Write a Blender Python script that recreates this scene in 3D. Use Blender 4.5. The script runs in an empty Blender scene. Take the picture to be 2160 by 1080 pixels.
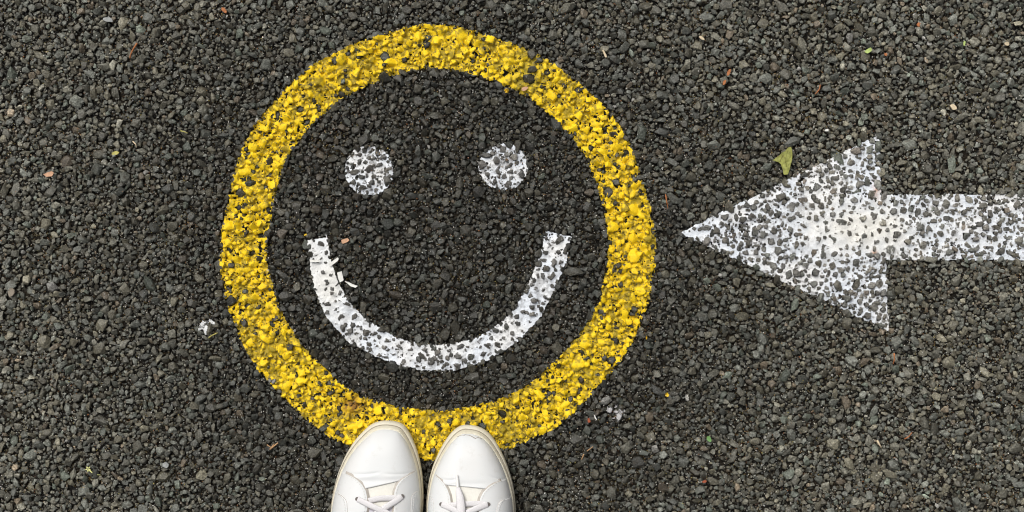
import bpy, bmesh, math, random
import numpy as np
from mathutils import Vector, Euler
from mathutils.bvhtree import BVHTree

# ------------------------------------------------------------------ camera, sky, sun, exposure
scene = bpy.context.scene
COL = scene.collection
CAM_H = 1.40
PXM = 1800.0                                   # photograph pixels per metre on the ground
cam_d = bpy.data.cameras.new('camera')
cam = bpy.data.objects.new('camera', cam_d); COL.objects.link(cam)
cam.location = (0, 0, CAM_H); cam.rotation_euler = (0, 0, 0)
cam_d.sensor_width = 36.0; cam_d.lens = 36.0 * CAM_H / (2160 / PXM)
cam_d.clip_start = 0.02; cam_d.clip_end = 500
scene.camera = cam

SUN_EL, SUN_AZ = math.radians(52), math.radians(-30)     # azimuth from +y towards +x
world = bpy.data.worlds.new('World'); scene.world = world
world.use_nodes = True
wn = world.node_tree.nodes; wl = world.node_tree.links
bg = wn['Background']
sky = wn.new('ShaderNodeTexSky'); sky.sky_type = 'NISHITA'; sky.sun_disc = False
sky.sun_elevation = SUN_EL; sky.sun_rotation = SUN_AZ
sky.air_density = 0.6; sky.dust_density = 6.0; sky.ozone_density = 0.3
veil = wn.new('ShaderNodeHueSaturation'); veil.inputs['Saturation'].default_value = 0.15      # even cloud cover greys the sky
wl.new(sky.outputs['Color'], veil.inputs['Color']); wl.new(veil.outputs['Color'], bg.inputs['Color']); bg.inputs['Strength'].default_value = 0.105
sun_d = bpy.data.lights.new('sun', 'SUN'); sun_d.energy = 1.5; sun_d.angle = math.radians(24)
sun_d.color = (1.0, 0.97, 0.92)
sun = bpy.data.objects.new('sun', sun_d); COL.objects.link(sun)
sd_ = Vector((math.sin(SUN_AZ) * math.cos(SUN_EL), math.cos(SUN_AZ) * math.cos(SUN_EL), math.sin(SUN_EL)))
sun.location = sd_ * 5; sun.rotation_euler = sd_.to_track_quat('Z', 'Y').to_euler()
vs = scene.view_settings
vs.view_transform = 'Standard'; vs.look = 'None'; vs.gamma = 1.0; vs.exposure = 0.04
scene.cycles.use_denoising = True
scene.cycles.pixel_filter_type = 'BLACKMAN_HARRIS'; scene.cycles.filter_width = 1.1
scene.cycles.max_bounces = 5

rng = np.random.default_rng(11)
rnd = random.Random(5)

# ------------------------------------------------------------------ helpers
def W(px, py, z=0.0):
    """photograph pixel -> world point at height z"""
    k = (CAM_H - z) / CAM_H / PXM
    return ((px - 1080) * k, (540 - py) * k, z)

def tag(o, label=None, cat=None, group=None, kind=None):
    if label: o['label'] = label
    if cat: o['category'] = cat
    if group: o['group'] = group
    if kind: o['kind'] = kind
    return o

def empty(name, loc=(0, 0, 0)):
    o = bpy.data.objects.new(name, None); COL.objects.link(o); o.location = loc
    o.empty_display_size = 0.02
    return o

def link(name, me, mat=None, parent=None):
    o = bpy.data.objects.new(name, me); COL.objects.link(o)
    if mat and not me.materials: me.materials.append(mat)
    if parent:
        o.parent = parent
        o.matrix_parent_inverse = parent.matrix_basis.inverted()
    return o

def mesh_np(name, V, F, col=None, smooth=False):
    """V (n,3), F (m,k) uniform polygon size"""
    me = bpy.data.meshes.new(name)
    V = np.asarray(V, np.float32); F = np.asarray(F, np.int32)
    k = F.shape[1]
    me.vertices.add(len(V)); me.vertices.foreach_set('co', V.ravel())
    me.loops.add(F.size); me.loops.foreach_set('vertex_index', F.ravel())
    me.polygons.add(len(F)); me.polygons.foreach_set('loop_start', np.arange(0, F.size, k, dtype=np.int32))
    me.polygons.foreach_set('use_smooth', np.full(len(F), smooth))
    if col is not None:
        a = me.attributes.new('tone', 'FLOAT_COLOR', 'POINT')
        c = np.ones((len(V), 4), np.float32); c[:, :3] = col
        a.data.foreach_set('color', c.ravel())
    me.update(calc_edges=True); me.validate()
    return me

def mesh_pd(name, V, F, smooth=False):
    me = bpy.data.meshes.new(name); me.from_pydata([tuple(v) for v in V], [], [tuple(f) for f in F])
    if smooth: me.polygons.foreach_set('use_smooth', [True] * len(me.polygons))
    me.update(); return me

def vnoise(x, y, scale, seed):
    """smooth value noise in -1..1 of numpy arrays (scale = metres per cell)"""
    r = np.random.default_rng(seed); T = r.uniform(-1, 1, (257, 257))
    u = x / scale + 1000.3; v = y / scale + 1000.7
    i = np.floor(u).astype(int); j = np.floor(v).astype(int)
    f = u - i; g = v - j; f = f * f * (3 - 2 * f); g = g * g * (3 - 2 * g)
    a = T[i % 256, j % 256]; b = T[(i + 1) % 256, j % 256]; c = T[i % 256, (j + 1) % 256]; d = T[(i + 1) % 256, (j + 1) % 256]
    return (a * (1 - f) + b * f) * (1 - g) + (c * (1 - f) + d * f) * g

def fbm(x, y, scale, seed, o=3):
    s = 0; a = 1; t = 0
    for k in range(o):
        s = s + a * vnoise(x, y, scale / 2 ** k, seed + k); t += a; a *= .55
    return s / t

def smooth01(x, a, b):
    t = np.clip((x - a) / (b - a), 0, 1); return t * t * (3 - 2 * t)

# ------------------------------------------------------------------ materials
class NT:
    def __init__(s, name):
        s.m = bpy.data.materials.new(name); s.m.use_nodes = True
        s.t = s.m.node_tree; s.p = s.t.nodes['Principled BSDF']
    def n(s, typ, **kw):
        o = s.t.nodes.new(typ)
        for k, v in kw.items():
            if hasattr(o, k): setattr(o, k, v)
            else: o.inputs[k].default_value = v
        return o
    def l(s, a, b): s.t.links.new(a, b)
    def coord(s):
        return s.n('ShaderNodeTexCoord').outputs['Object']
    def noise(s, vec, scale, detail=3, rough=.55):
        o = s.n('ShaderNodeTexNoise'); o.inputs['Scale'].default_value = scale
        o.inputs['Detail'].default_value = detail; o.inputs['Roughness'].default_value = rough
        s.l(vec, o.inputs['Vector']); return o
    def ramp(s, fac, stops):
        o = s.n('ShaderNodeValToRGB'); e = o.color_ramp.elements
        while len(e) < len(stops): e.new(.5)
        for q, (p, c) in zip(e, stops):
            q.position = p; q.color = (c, c, c, 1) if isinstance(c, (int, float)) else (*c, 1)
        s.l(fac, o.inputs['Fac']); return o.outputs['Color']
    def mix(s, fac, a, b, mode='MIX'):
        o = s.n('ShaderNodeMix', data_type='RGBA', blend_type=mode)
        for v, i in ((fac, 0), (a, 6), (b, 7)):
            if isinstance(v, (int, float)): o.inputs[i].default_value = v
            elif isinstance(v, tuple): o.inputs[i].default_value = (*v, 1)
            else: s.l(v, o.inputs[i])
        return o.outputs[2]
    def bump(s, h, dist, strength=1.0):
        o = s.n('ShaderNodeBump'); o.inputs['Distance'].default_value = dist; o.inputs['Strength'].default_value = strength
        s.l(h, o.inputs['Height']); s.l(o.outputs['Normal'], s.p.inputs['Normal'])
    def set(s, col=None, rough=None, spec=None):
        if col is not None:
            if isinstance(col, tuple): s.p.inputs['Base Color'].default_value = (*col, 1)
            else: s.l(col, s.p.inputs['Base Color'])
        if rough is not None: s.p.inputs['Roughness'].default_value = rough
        if spec is not None: s.p.inputs['Specular IOR Level'].default_value = spec
        return s.m

def stone_material(name, per_object):
    t = NT(name); pos = t.n('ShaderNodeNewGeometry').outputs['Position']
    if per_object: tone = t.n('ShaderNodeObjectInfo').outputs['Color']
    else: tone = t.n('ShaderNodeAttribute', attribute_name='tone').outputs['Color']
    g = t.noise(pos, 520, 4, .75).outputs['Fac']
    c = t.mix(1.0, tone, t.ramp(g, [(.28, .30), (.5, .92), (.72, 2.0)]), 'MULTIPLY')
    fl = t.noise(pos, 1500, 1).outputs['Fac']
    c = t.mix(t.ramp(fl, [(.63, 0.0), (.74, .5)]), c, (.32, .31, .28))
    st = t.noise(pos, 160, 2).outputs['Fac']
    c = t.mix(t.ramp(st, [(.54, 0.0), (.74, .75)]), c, (.040, .029, .015))
    t.bump(g, .0011, .9)
    return t.set(c, .32, .5)

M_STONE = stone_material('aggregate', False)
M_STONE_OBJ = stone_material('aggregate_single', True)

def ground_material():
    t = NT('asphalt'); pos = t.n('ShaderNodeNewGeometry').outputs['Position']
    a = t.noise(pos, 38, 4).outputs['Fac']; b = t.noise(pos, 700, 3, .7).outputs['Fac']
    base = t.mix(t.ramp(a, [(.42, 0.0), (.62, 1.0)]), (.007, .006, .004), (.018, .012, .005))
    base = t.mix(1.0, base, t.ramp(b, [(.3, .5), (.7, 1.8)]), 'MULTIPLY')
    # beyond the built stones: stone pattern continues in the material
    v = t.n('ShaderNodeTexVoronoi', feature='F1'); v.inputs['Scale'].default_value = 145; t.l(pos, v.inputs['Vector'])
    sepc = t.n('ShaderNodeSeparateColor'); t.l(v.outputs['Color'], sepc.inputs[0])
    stone = t.ramp(sepc.outputs[0], [(0, (.03, .03, .026)), (.6, (.075, .073, .065)), (1, (.15, .146, .13))])
    far = t.mix(t.ramp(v.outputs['Distance'], [(.34, 0.0), (.52, 1.0)]), stone, base)
    sp = t.n('ShaderNodeSeparateXYZ'); t.l(pos, sp.inputs[0])
    def edge(o, lim):
        m = t.n('ShaderNodeMath', operation='ABSOLUTE'); t.l(o, m.inputs[0])
        g = t.n('ShaderNodeMath', operation='GREATER_THAN'); t.l(m.outputs[0], g.inputs[0]); g.inputs[1].default_value = lim
        return g.outputs[0]
    mx = t.n('ShaderNodeMath', operation='MAXIMUM'); t.l(edge(sp.outputs[0], RX), mx.inputs[0]); t.l(edge(sp.outputs[1], RY), mx.inputs[1])
    c = t.mix(mx.outputs[0], base, far)
    inv = t.n('ShaderNodeMath', operation='MULTIPLY_ADD'); t.l(v.outputs['Distance'], inv.inputs[0]); inv.inputs[1].default_value = -1
    t.l(b, inv.inputs[2]); t.bump(inv.outputs[0], .005, .9)
    return t.set(c, .75, .35)

def paint_material(name, rough=.55):
    t = NT(name); pos = t.n('ShaderNodeNewGeometry').outputs['Position']
    tone = t.n('ShaderNodeAttribute', attribute_name='tone').outputs['Color']
    g = t.noise(pos, 900, 3, .65).outputs['Fac']
    c = t.mix(1.0, tone, t.ramp(g, [(.3, .80), (.6, 1.04)]), 'MULTIPLY')
    t.bump(g, .0005, .6)
    return t.set(c, rough, .4)

def plain(name, col, rough=.6, var=.12, scale=300, bump=.0003, spec=.4, sub=0):
    t = NT(name); co = t.coord(); g = t.noise(co, scale, 4).outputs['Fac']
    c = t.mix(1.0, col, t.ramp(g, [(.25, 1 - var * 1.6), (.75, 1 + var)]), 'MULTIPLY')
    if bump: t.bump(g, bump, .5)
    return t.set(c, rough, spec)

# ------------------------------------------------------------------ shapes of the markings, in photograph pixels (positive inside)
RX, RY = .86, .53                              # half size of the area with built stones (metres)
MOUTH = np.array([(670, 503), (677, 548), (688, 600), (712, 652), (755, 697), (820, 734), (890, 754), (955, 754), (1020, 735),
                  (1078, 698), (1116, 655), (1143, 602), (1165, 550), (1178, 492)], float)
MOUTH_W = np.array([20, 22, 25, 28, 30, 27, 26, 27, 26, 26, 27, 27, 28, 27], float)
ARROW = np.array([(1432, 492), (1852, 285), (1856, 411), (2640, 410), (2640, 548), (1866, 548), (1873, 697)], float)

def sd_ring(x, y):
    ro = np.hypot(x - 922, (y - 516)); ri = np.hypot(x - 922, (y - 508))
    th = np.arctan2(y - 516, x - 922)
    wob = 3 * np.sin(3 * th + 1) + 2.5 * np.sin(7 * th) + 2 * np.sin(12 * th + 2)
    return np.minimum(458 + wob - ro, ri - 357 - .7 * wob)

def sd_disc(cx, cy, rx, ry):
    return lambda x, y: (1 - np.hypot((x - cx) / rx, (y - cy) / ry)) * rx

def sd_mouth(x, y):
    best = np.full(x.shape, -1e9)
    for k in range(len(MOUTH) - 1):
        a, b = MOUTH[k], MOUTH[k + 1]; d = b - a
        t = ((x - a[0]) * d[0] + (y - a[1]) * d[1]) / (d @ d)
        tc = np.clip(t, 0, 1)
        if k == 0: bad = t < 0
        elif k == len(MOUTH) - 2: bad = t > 1
        else: bad = np.zeros(x.shape, bool)
        w = MOUTH_W[k] * (1 - tc) + MOUTH_W[k + 1] * tc
        v = w - np.hypot(x - a[0] - tc * d[0], y - a[1] - tc * d[1])
        v = np.where(bad, -np.abs(v) - 1, v)
        best = np.maximum(best, v)
    return best

def sd_arrow(x, y):
    P = ARROW; n = len(P); ins = np.zeros(x.shape, bool); dm = np.full(x.shape, 1e9)
    for k in range(n):
        a, b = P[k], P[(k + 1) % n]; d = b - a
        t = np.clip(((x - a[0]) * d[0] + (y - a[1]) * d[1]) / (d @ d), 0, 1)
        dm = np.minimum(dm, np.hypot(x - a[0] - t * d[0], y - a[1] - t * d[1]))
        c = (a[1] > y) != (b[1] > y)
        xi = a[0] + (y - a[1]) * d[0] / (d[1] if d[1] else 1e-9)
        ins ^= c & (x < xi)
    return np.where(ins, dm, -dm)

# ------------------------------------------------------------------ stones: packed by dart throwing
CELL = .0008
GW, GH = int(2 * RX / CELL), int(2 * RY / CELL)
occ = np.zeros((GH, GW), np.uint8)
stones = []                                    # x, y, r, class
FX, FY = .60, .30
def throw(n_try, r0, r1, cls, ov, lim_x, lim_y, power=1.0):
    X = rng.uniform(-lim_x, lim_x, n_try); Y = rng.uniform(-lim_y, lim_y, n_try)
    R = r0 + (r1 - r0) * rng.uniform(0, 1, n_try) ** power
    ang = [(math.cos(k * math.pi / 4), math.sin(k * math.pi / 4)) for k in range(8)]
    for x, y, r in zip(X.tolist(), Y.tolist(), R.tolist()):
        i = int((x + RX) / CELL); j = int((y + RY) / CELL)
        if not (0 <= i < GW and 0 <= j < GH) or occ[j, i]: continue
        q = r * ov; ok = True
        for c, s in ang:
            ii = int((x + q * c + RX) / CELL); jj = int((y + q * s + RY) / CELL)
            if 0 <= ii < GW and 0 <= jj < GH and occ[jj, ii]: ok = False; break
        if not ok: continue
        rr = max(1, int(r * .73 / CELL))
        for dj in range(-rr, rr + 1):
            jj = j + dj
            if 0 <= jj < GH:
                h = int(math.sqrt(rr * rr - dj * dj)); occ[jj, max(0, i - h):i + h + 1] = 1
        stones.append((x, y, r, cls))
throw(1300, .0062, .0090, 0, 1.0, RX, RY, 2.0)
throw(13000, .0040, .0060, 1, .86, RX, RY)
throw(80000, .0025, .0040, 2, .80, RX, RY)
throw(160000, .0014, .0025, 3, .72, FX + .10, FY + .10)
S = np.array(stones)

# template stones: angular lumps with a worn flattish top
def make_template(k):
    r = random.Random(100 + k); pts = []
    n = r.randint(5, 7); a0 = r.uniform(0, 6.28)
    for i in range(n):
        a = a0 + (i + r.uniform(-.40, .40)) * 2 * math.pi / n; q = r.uniform(.72, 1.20)
        pts.append((q * math.cos(a), q * math.sin(a), r.uniform(-.15, .12)))
        pts.append((.6 * math.cos(a), .6 * math.sin(a), -.6))
    m = r.randint(3, 6); tx, ty = r.uniform(-.12, .12), r.uniform(-.12, .12); sx, sy = r.uniform(-.3, .3), r.uniform(-.3, .3)
    for i in range(m):
        a = a0 + (i + r.uniform(-.4, .4)) * 2 * math.pi / m; q = r.uniform(.40, .80)
        x, y = tx + q * math.cos(a), ty + q * math.sin(a)
        pts.append((x, y, .46 + sx * x + sy * y + r.uniform(-.05, .05)))
    bm = bmesh.new()
    for p in pts: bm.verts.new(p)
    res = bmesh.ops.convex_hull(bm, input=bm.verts)
    bmesh.ops.delete(bm, geom=[v for v in bm.verts if not v.link_faces], context='VERTS')
    bmesh.ops.triangulate(bm, faces=bm.faces[:]); bm.normal_update()
    bm.verts.index_update()
    V = np.array([v.co[:] for v in bm.verts]); F = np.array([[v.index for v in f.verts] for f in bm.faces])
    N = np.array([f.normal[:] for f in bm.faces]); bm.free()
    return V, F, F[N[:, 2] > -.25]
TEMPL = [make_template(k) for k in range(56)]

def painted_shade(x, y):
    """soft body shade round the marking, painted into the stone and chip tones"""
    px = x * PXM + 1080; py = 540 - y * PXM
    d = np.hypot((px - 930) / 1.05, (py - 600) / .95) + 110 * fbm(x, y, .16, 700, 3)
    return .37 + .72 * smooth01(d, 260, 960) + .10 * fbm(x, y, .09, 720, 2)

def stone_tones(n, seed, x, y, rad):
    r = np.random.default_rng(seed)
    v = .126 * np.exp(r.normal(0, .34, n)) * painted_shade(x, y)
    hue = r.choice(5, n, p=[.30, .34, .26, .06, .04])
    H = np.array([(.93, 1.0, 1.03), (1, 1, .96), (1.04, 1.0, .88), (.88, 1.03, 1.0), (1.16, .97, .82)])
    c = v[:, None] * H[hue] * np.array([1.04, 1.0, .82])
    wht = np.maximum(sd_mouth(x * PXM + 1080, 540 - y * PXM), np.maximum(sd_arrow(x * PXM + 1080, 540 - y * PXM), 51 - np.minimum(np.hypot(x * PXM + 301, 180 - y * PXM), np.hypot(x * PXM + 19, 188 - y * PXM)))) > 4
    c[wht] = c[wht] * .7 + np.array([.085, .080, .076]) * r.uniform(.3, 1.3, (wht.sum(), 1))      # worn paint rubbed into the stones
    pale = r.uniform(0, 1, n) < np.where(rad > .0035, .001, .006)
    c[pale] = r.uniform(.20, .36, (pale.sum(), 1)) * np.array([1, .97, .88])
    return c

def build_stones(sel, seed, flat=1.0):
    """returns V, F, tones, stone id per face, plus the parameters"""
    n = len(sel); r = np.random.default_rng(seed)
    tid = r.integers(0, len(TEMPL), n); rot = r.uniform(0, 6.283, n)
    asp = 1 - .52 * r.uniform(0, 1, n) ** 1.6; tilt = r.normal(0, .27, (n, 2)); hs = r.uniform(.75, 1.15, n)
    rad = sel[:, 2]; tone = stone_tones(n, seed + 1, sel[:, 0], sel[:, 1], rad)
    top = np.select([rad > .0062, rad > .0042, rad > .0026], [r.normal(.0056, .0008, n), r.normal(.0050, .0011, n), r.normal(.0042, .0014, n)], r.normal(.0028, .0013, n))
    zc = top - .46 * rad * hs
    return dict(tid=tid, rot=rot, asp=asp, tilt=tilt, hs=hs, rad=rad, tone=tone, zc=zc, x=sel[:, 0], y=sel[:, 1])

def stone_geometry(P, idx):
    Vs, Fs, Cs, Is = [], [], [], []; off = 0
    for t in range(len(TEMPL)):
        k = idx[P['tid'][idx] == t]
        if not len(k): continue
        V, _, F = TEMPL[t]
        v = np.repeat(V[None], len(k), 0).copy()
        v[:, :, 0] /= np.sqrt(P['asp'][k])[:, None]; v[:, :, 1] *= np.sqrt(P['asp'][k])[:, None]
        v[:, :, 2] *= P['hs'][k][:, None]
        v[:, :, 2] += v[:, :, 0] * P['tilt'][k, 0][:, None] + v[:, :, 1] * P['tilt'][k, 1][:, None]
        c, s = np.cos(P['rot'][k])[:, None], np.sin(P['rot'][k])[:, None]
        x = v[:, :, 0] * c - v[:, :, 1] * s; y = v[:, :, 0] * s + v[:, :, 1] * c
        v[:, :, 0] = x; v[:, :, 1] = y
        v *= P['rad'][k][:, None, None]
        v[:, :, 0] += P['x'][k][:, None]; v[:, :, 1] += P['y'][k][:, None]; v[:, :, 2] += P['zc'][k][:, None]
        nv = V.shape[0]
        Vs.append(v.reshape(-1, 3)); Cs.append(np.repeat(P['tone'][k], nv, 0) * np.exp(np.random.default_rng(t).normal(0, .20, (nv * len(k), 1))))
        Fs.append((F[None] + (np.arange(len(k)) * nv)[:, None, None] + off).reshape(-1, 3)); Is.append(np.repeat(k, len(F)))
        off += nv * len(k)
    return np.concatenate(Vs), np.concatenate(Fs), np.concatenate(Cs), np.concatenate(Is)

P = build_stones(S, 21)
SPX = S[:, 0] * PXM + 1080; SPY = 540 - S[:, 1] * PXM       # stone centres in photograph pixels

# ------------------------------------------------------------------ ground with its stones
def ground_sheet():
    xs = sorted(set([-60, -10, -2] + list(np.linspace(-RX, RX, 7)) + [2, 10, 60])); ys = sorted(set([-60, -10, -2] + list(np.linspace(-RY, RY, 5)) + [2, 10, 60]))
    V = [(x, y, 0) for y in ys for x in xs]; n = len(xs)
    F = [(j * n + i, j * n + i + 1, (j + 1) * n + i + 1, (j + 1) * n + i) for j in range(len(ys) - 1) for i in range(n - 1)]
    return mesh_pd('ground', V, F)
ground = link('ground', ground_sheet(), ground_material())
tag(ground, 'dark grey asphalt of packed angular stones seen from above', None, None, 'structure')

infr = (np.abs(S[:, 0]) < FX - .004) & (np.abs(S[:, 1]) < FY - .004)
under_shoe = (SPY > 930) & (SPX > 715) & (SPX < 1075)
inwhite = np.maximum(sd_mouth(SPX, SPY), sd_arrow(SPX, SPY)) > -6
inring = sd_ring(SPX, SPY) > -8
cand = np.where(infr & ~under_shoe & ~inwhite & ~inring)[0]
singles = cand[np.argsort(-S[cand, 2])][:300]
mass = np.setdiff1d(np.arange(len(S)), singles)
V, F, C, _ = stone_geometry(P, mass)
print('stones', len(S), 'tris', len(F))
o = link('stone_bed', mesh_np('stone_bed', V, F, C), M_STONE, ground); tag(o, kind='stuff')
tmesh = {}
for k in singles.tolist():
    t = int(P['tid'][k])
    if t not in tmesh:
        tmesh[t] = mesh_pd('stone', TEMPL[t][0], TEMPL[t][1]); tmesh[t].materials.append(M_STONE_OBJ)
    o = link('stone', tmesh[t], None, ground)
    a = math.sqrt(P['asp'][k]); r = P['rad'][k]
    o.location = (P['x'][k], P['y'][k], P['zc'][k]); o.scale = (r / a, r * a, r * P['hs'][k])
    o.rotation_euler = (P['tilt'][k, 1], -P['tilt'][k, 0], P['rot'][k])
    o.color = (*P['tone'][k].tolist(), 1)

# fines: small chips and pale grains between the stones
def fines(n, r0, r1, z0, z1, tones, seed, lim, keep=None):
    r = np.random.default_rng(seed)
    x = r.uniform(-lim[0], lim[0], n); y = r.uniform(-lim[1], lim[1], n)
    if keep is not None:
        m = keep(x, y, r); x, y = x[m], y[m]; n = len(x)
    R = r.uniform(r0, r1, n); z = r.uniform(z0, z1, n); a = r.uniform(0, 6.28, n)
    V = np.zeros((n, 5, 3)); el = r.uniform(.45, 1.3, n)
    for q in range(4):
        w = R * r.uniform(.45, 1.2, n) * (el if q % 2 else 1.0)
        V[:, q, 0] = x + w * np.cos(a + q * 1.571); V[:, q, 1] = y + w * np.sin(a + q * 1.571); V[:, q, 2] = z - R * .6 + r.uniform(-.3, .3, n) * R
    V[:, 4, 0] = x + R * r.uniform(-.3, .3, n); V[:, 4, 1] = y + R * r.uniform(-.3, .3, n); V[:, 4, 2] = z
    F = (np.array([(0, 1, 4), (1, 2, 4), (2, 3, 4), (3, 0, 4)])[None] + (np.arange(n) * 5)[:, None, None]).reshape(-1, 3)
    T = tones(n, r, x, y)
    return V.reshape(-1, 3), F, np.repeat(T, 5, 0)
def chip_tones(n, r, x, y):
    c = (.040 * np.exp(r.normal(0, 1.0, n)) * painted_shade(x, y))[:, None] * np.array([(1, 1, .97), (1.04, 1, .86), (1.2, .97, .66)])[r.integers(0, 3, n)]
    moss = fbm(x, y, .03, 77) + r.normal(0, .25, n) > .38
    c[moss] = np.array([.085, .058, .016]) * np.exp(r.normal(0, .45, (moss.sum(), 1)))
    return c
def grain_tones(n, r, x, y):
    pal = np.array([(.60, .55, .45), (.70, .68, .62), (.42, .27, .12), (.36, .14, .05), (.38, .31, .10), (.5, .38, .28)])
    return pal[r.choice(6, n, p=[.20, .10, .26, .14, .20, .10])] * r.uniform(.3, 1.0, (n, 1))
lim = (FX + .06, FY + .06)
a1 = fines(130000, .0006, .0017, .0004, .0022, chip_tones, 301, lim)
a4 = fines(60000, .0004, .0012, .0022, .0050, lambda n, r, x, y: np.array([(.020, .016, .010), (.05, .034, .014), (.07, .066, .056), (.03, .026, .012)])[r.integers(0, 4, n)] * np.exp(r.normal(0, .4, (n, 1))), 304, lim,
           lambda x, y, r: (fbm(x, y, .025, 95) + r.normal(0, .4, len(x)) > -.1) & (np.maximum(np.maximum(sd_ring(x * PXM + 1080, 540 - y * PXM), sd_mouth(x * PXM + 1080, 540 - y * PXM)), sd_arrow(x * PXM + 1080, 540 - y * PXM)) < 0))
a1 = (np.concatenate([a1[0], a4[0]]), np.concatenate([a1[1], a4[1] + len(a1[0])]), np.concatenate([a1[2], a4[2]]))
o = link('fine_chips', mesh_np('fine_chips', a1[0], a1[1], a1[2]), M_STONE, ground); tag(o, kind='stuff')
a2 = fines(120000, .0003, .0010, .0016, .0058, grain_tones, 302, lim, lambda x, y, r: (fbm(x, y, .02, 91) + r.normal(0, .3, len(x)) > .25) & (np.maximum(np.maximum(sd_ring(x * PXM + 1080, 540 - y * PXM), sd_mouth(x * PXM + 1080, 540 - y * PXM)), sd_arrow(x * PXM + 1080, 540 - y * PXM)) < 0))
a3 = fines(20000, .0003, .0009, .0030, .0064, lambda n, r, x, y: np.array([.74, .72, .66]) * r.uniform(.45, 1.1, (n, 1)), 303, lim, lambda x, y, r: np.maximum(np.maximum(sd_ring(x * PXM + 1080, 540 - y * PXM), sd_mouth(x * PXM + 1080, 540 - y * PXM)), sd_arrow(x * PXM + 1080, 540 - y * PXM)) < 0)
a2 = (np.concatenate([a2[0], a3[0]]), np.concatenate([a2[1], a3[1] + len(a2[0])]), np.concatenate([a2[2], a3[2]]))
M_GRAIN = paint_material('sand_grain', .5)
o = link('sand_grains', mesh_np('sand_grains', a2[0], a2[1], a2[2]), M_GRAIN, ground); tag(o, kind='stuff')

# ------------------------------------------------------------------ paint films laid over the real stone relief
def blur(A, s):
    k = np.exp(-.5 * (np.arange(-3 * s, 3 * s + 1) / s) ** 2); k /= k.sum()
    def one(B): return np.apply_along_axis(lambda v: np.convolve(np.pad(v, 3 * s, mode='edge'), k, 'valid'), 0, B)
    return one(one(A).T).T

def relief(sdf, bbox, cell):
    x0, y0, x1, y1 = bbox                      # pixels
    xs = np.arange((x0 - 1080) / PXM, (x1 - 1080) / PXM, cell); ys = np.arange((540 - y1) / PXM, (540 - y0) / PXM, cell)
    X, Y = np.meshgrid(xs, ys); px = X * PXM + 1080; py = 540 - Y * PXM
    sd = sdf(px, py)
    near = np.where(sdf(SPX, SPY) > -18)[0]
    if len(near) == 0: near = np.array([0])
    Vn, Fn, _, In = stone_geometry(P, near)
    tree = BVHTree.FromPolygons(Vn.tolist(), Fn.tolist())
    H = np.zeros(X.shape); ID = np.full(X.shape, -1)
    jj, ii = np.where(sd > -9)
    dn = Vector((0, 0, -1))
    for j, i in zip(jj.tolist(), ii.tolist()):
        h = tree.ray_cast(Vector((xs[i], ys[j], .02)), dn)
        if h[0] is not None and h[0].z > 0: H[j, i] = h[0].z; ID[j, i] = In[h[2]]
    return X, Y, px, py, sd, H, ID

def film_mesh(name, X, Y, Z, keep, col):
    q = keep[:-1, :-1] & keep[1:, :-1] & keep[:-1, 1:] & keep[1:, 1:]
    n = X.shape[1]; j, i = np.where(q); a = j * n + i
    F = np.stack([a, a + 1, a + n + 1, a + n], 1)
    used = np.unique(F); rm = np.zeros(X.size, int); rm[used] = np.arange(len(used))
    V = np.stack([X.ravel(), Y.ravel(), Z.ravel()], 1)[used]
    return mesh_np(name, V, rm[F], col.reshape(-1, 3)[used], True)

def lerp(a, b, t): return np.asarray(a) * (1 - t[..., None]) + np.asarray(b) * t[..., None]

M_YEL = paint_material('yellow_paint', .65)
M_WHT = paint_material('white_paint', .55)

def white_film(name, sdf, bbox, parent, seed, lift=0.0, boost=None, over=.42, cell=.0007, tint=None):
    X, Y, px, py, sd, H, ID = relief(sdf, bbox, cell)
    sd = sd + 1.2 + 2.6 * fbm(px, py, 14, seed, 3) + 1.2 * vnoise(px, py, 3, seed + 9)
    B = blur(H, 5)
    L = .00100 + lift + .0008 * fbm(X, Y, .02, seed + 20) + .00025 * vnoise(X, Y, .003, seed + 21)
    if boost is not None: L = L + boost(px, py)
    Fm = np.maximum(.85 * B + L, .0003)
    up = (H - Fm) / .0016                                      # how far a stone stands out of the paint pool
    n1 = fbm(X, Y, .0045, seed + 30, 3)
    cover = up + .85 * n1 + .45 * fbm(X, Y, .002, seed + 35, 2)  # thin paint climbs the flanks, unevenly
    bare = (up > .15) & (cover > over)
    Z = np.where(H > Fm, H + .00012, Fm) + .00026 * fbm(X, Y, .0024, seed + 40, 2)
    bst = np.clip(boost(px, py) / .0009, 0, 1) if boost is not None else 0
    keep = (sd > 0) & ~bare & ~(fbm(X, Y, .0030, seed + 70, 3) + .35 * fbm(X, Y, .03, seed + 75, 2) - .5 * bst > .52)
    m = smooth01(fbm(X, Y, .03, seed + 50), -.3, .5)
    col = lerp((.76, .80, .85), (.84, .84, .83), m)
    thin = smooth01(cover, over - .75, over) * .75 * (H > Fm) + .62 * smooth01(fbm(X, Y, .0040, seed + 60, 3) + .5 * fbm(X, Y, .05, seed + 61, 2), .10, .55)
    if boost is not None: thin = thin * (1 - np.clip(boost(px, py) / .0009, 0, .85))
    col = lerp(col, (.20, .19, .185), np.clip(thin, 0, .9))
    if tint is not None: col = tint(col, px, py, X, Y)
    o = link(name, film_mesh(name, X, Y, Z, keep, col), M_WHT, parent)
    return o

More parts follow.
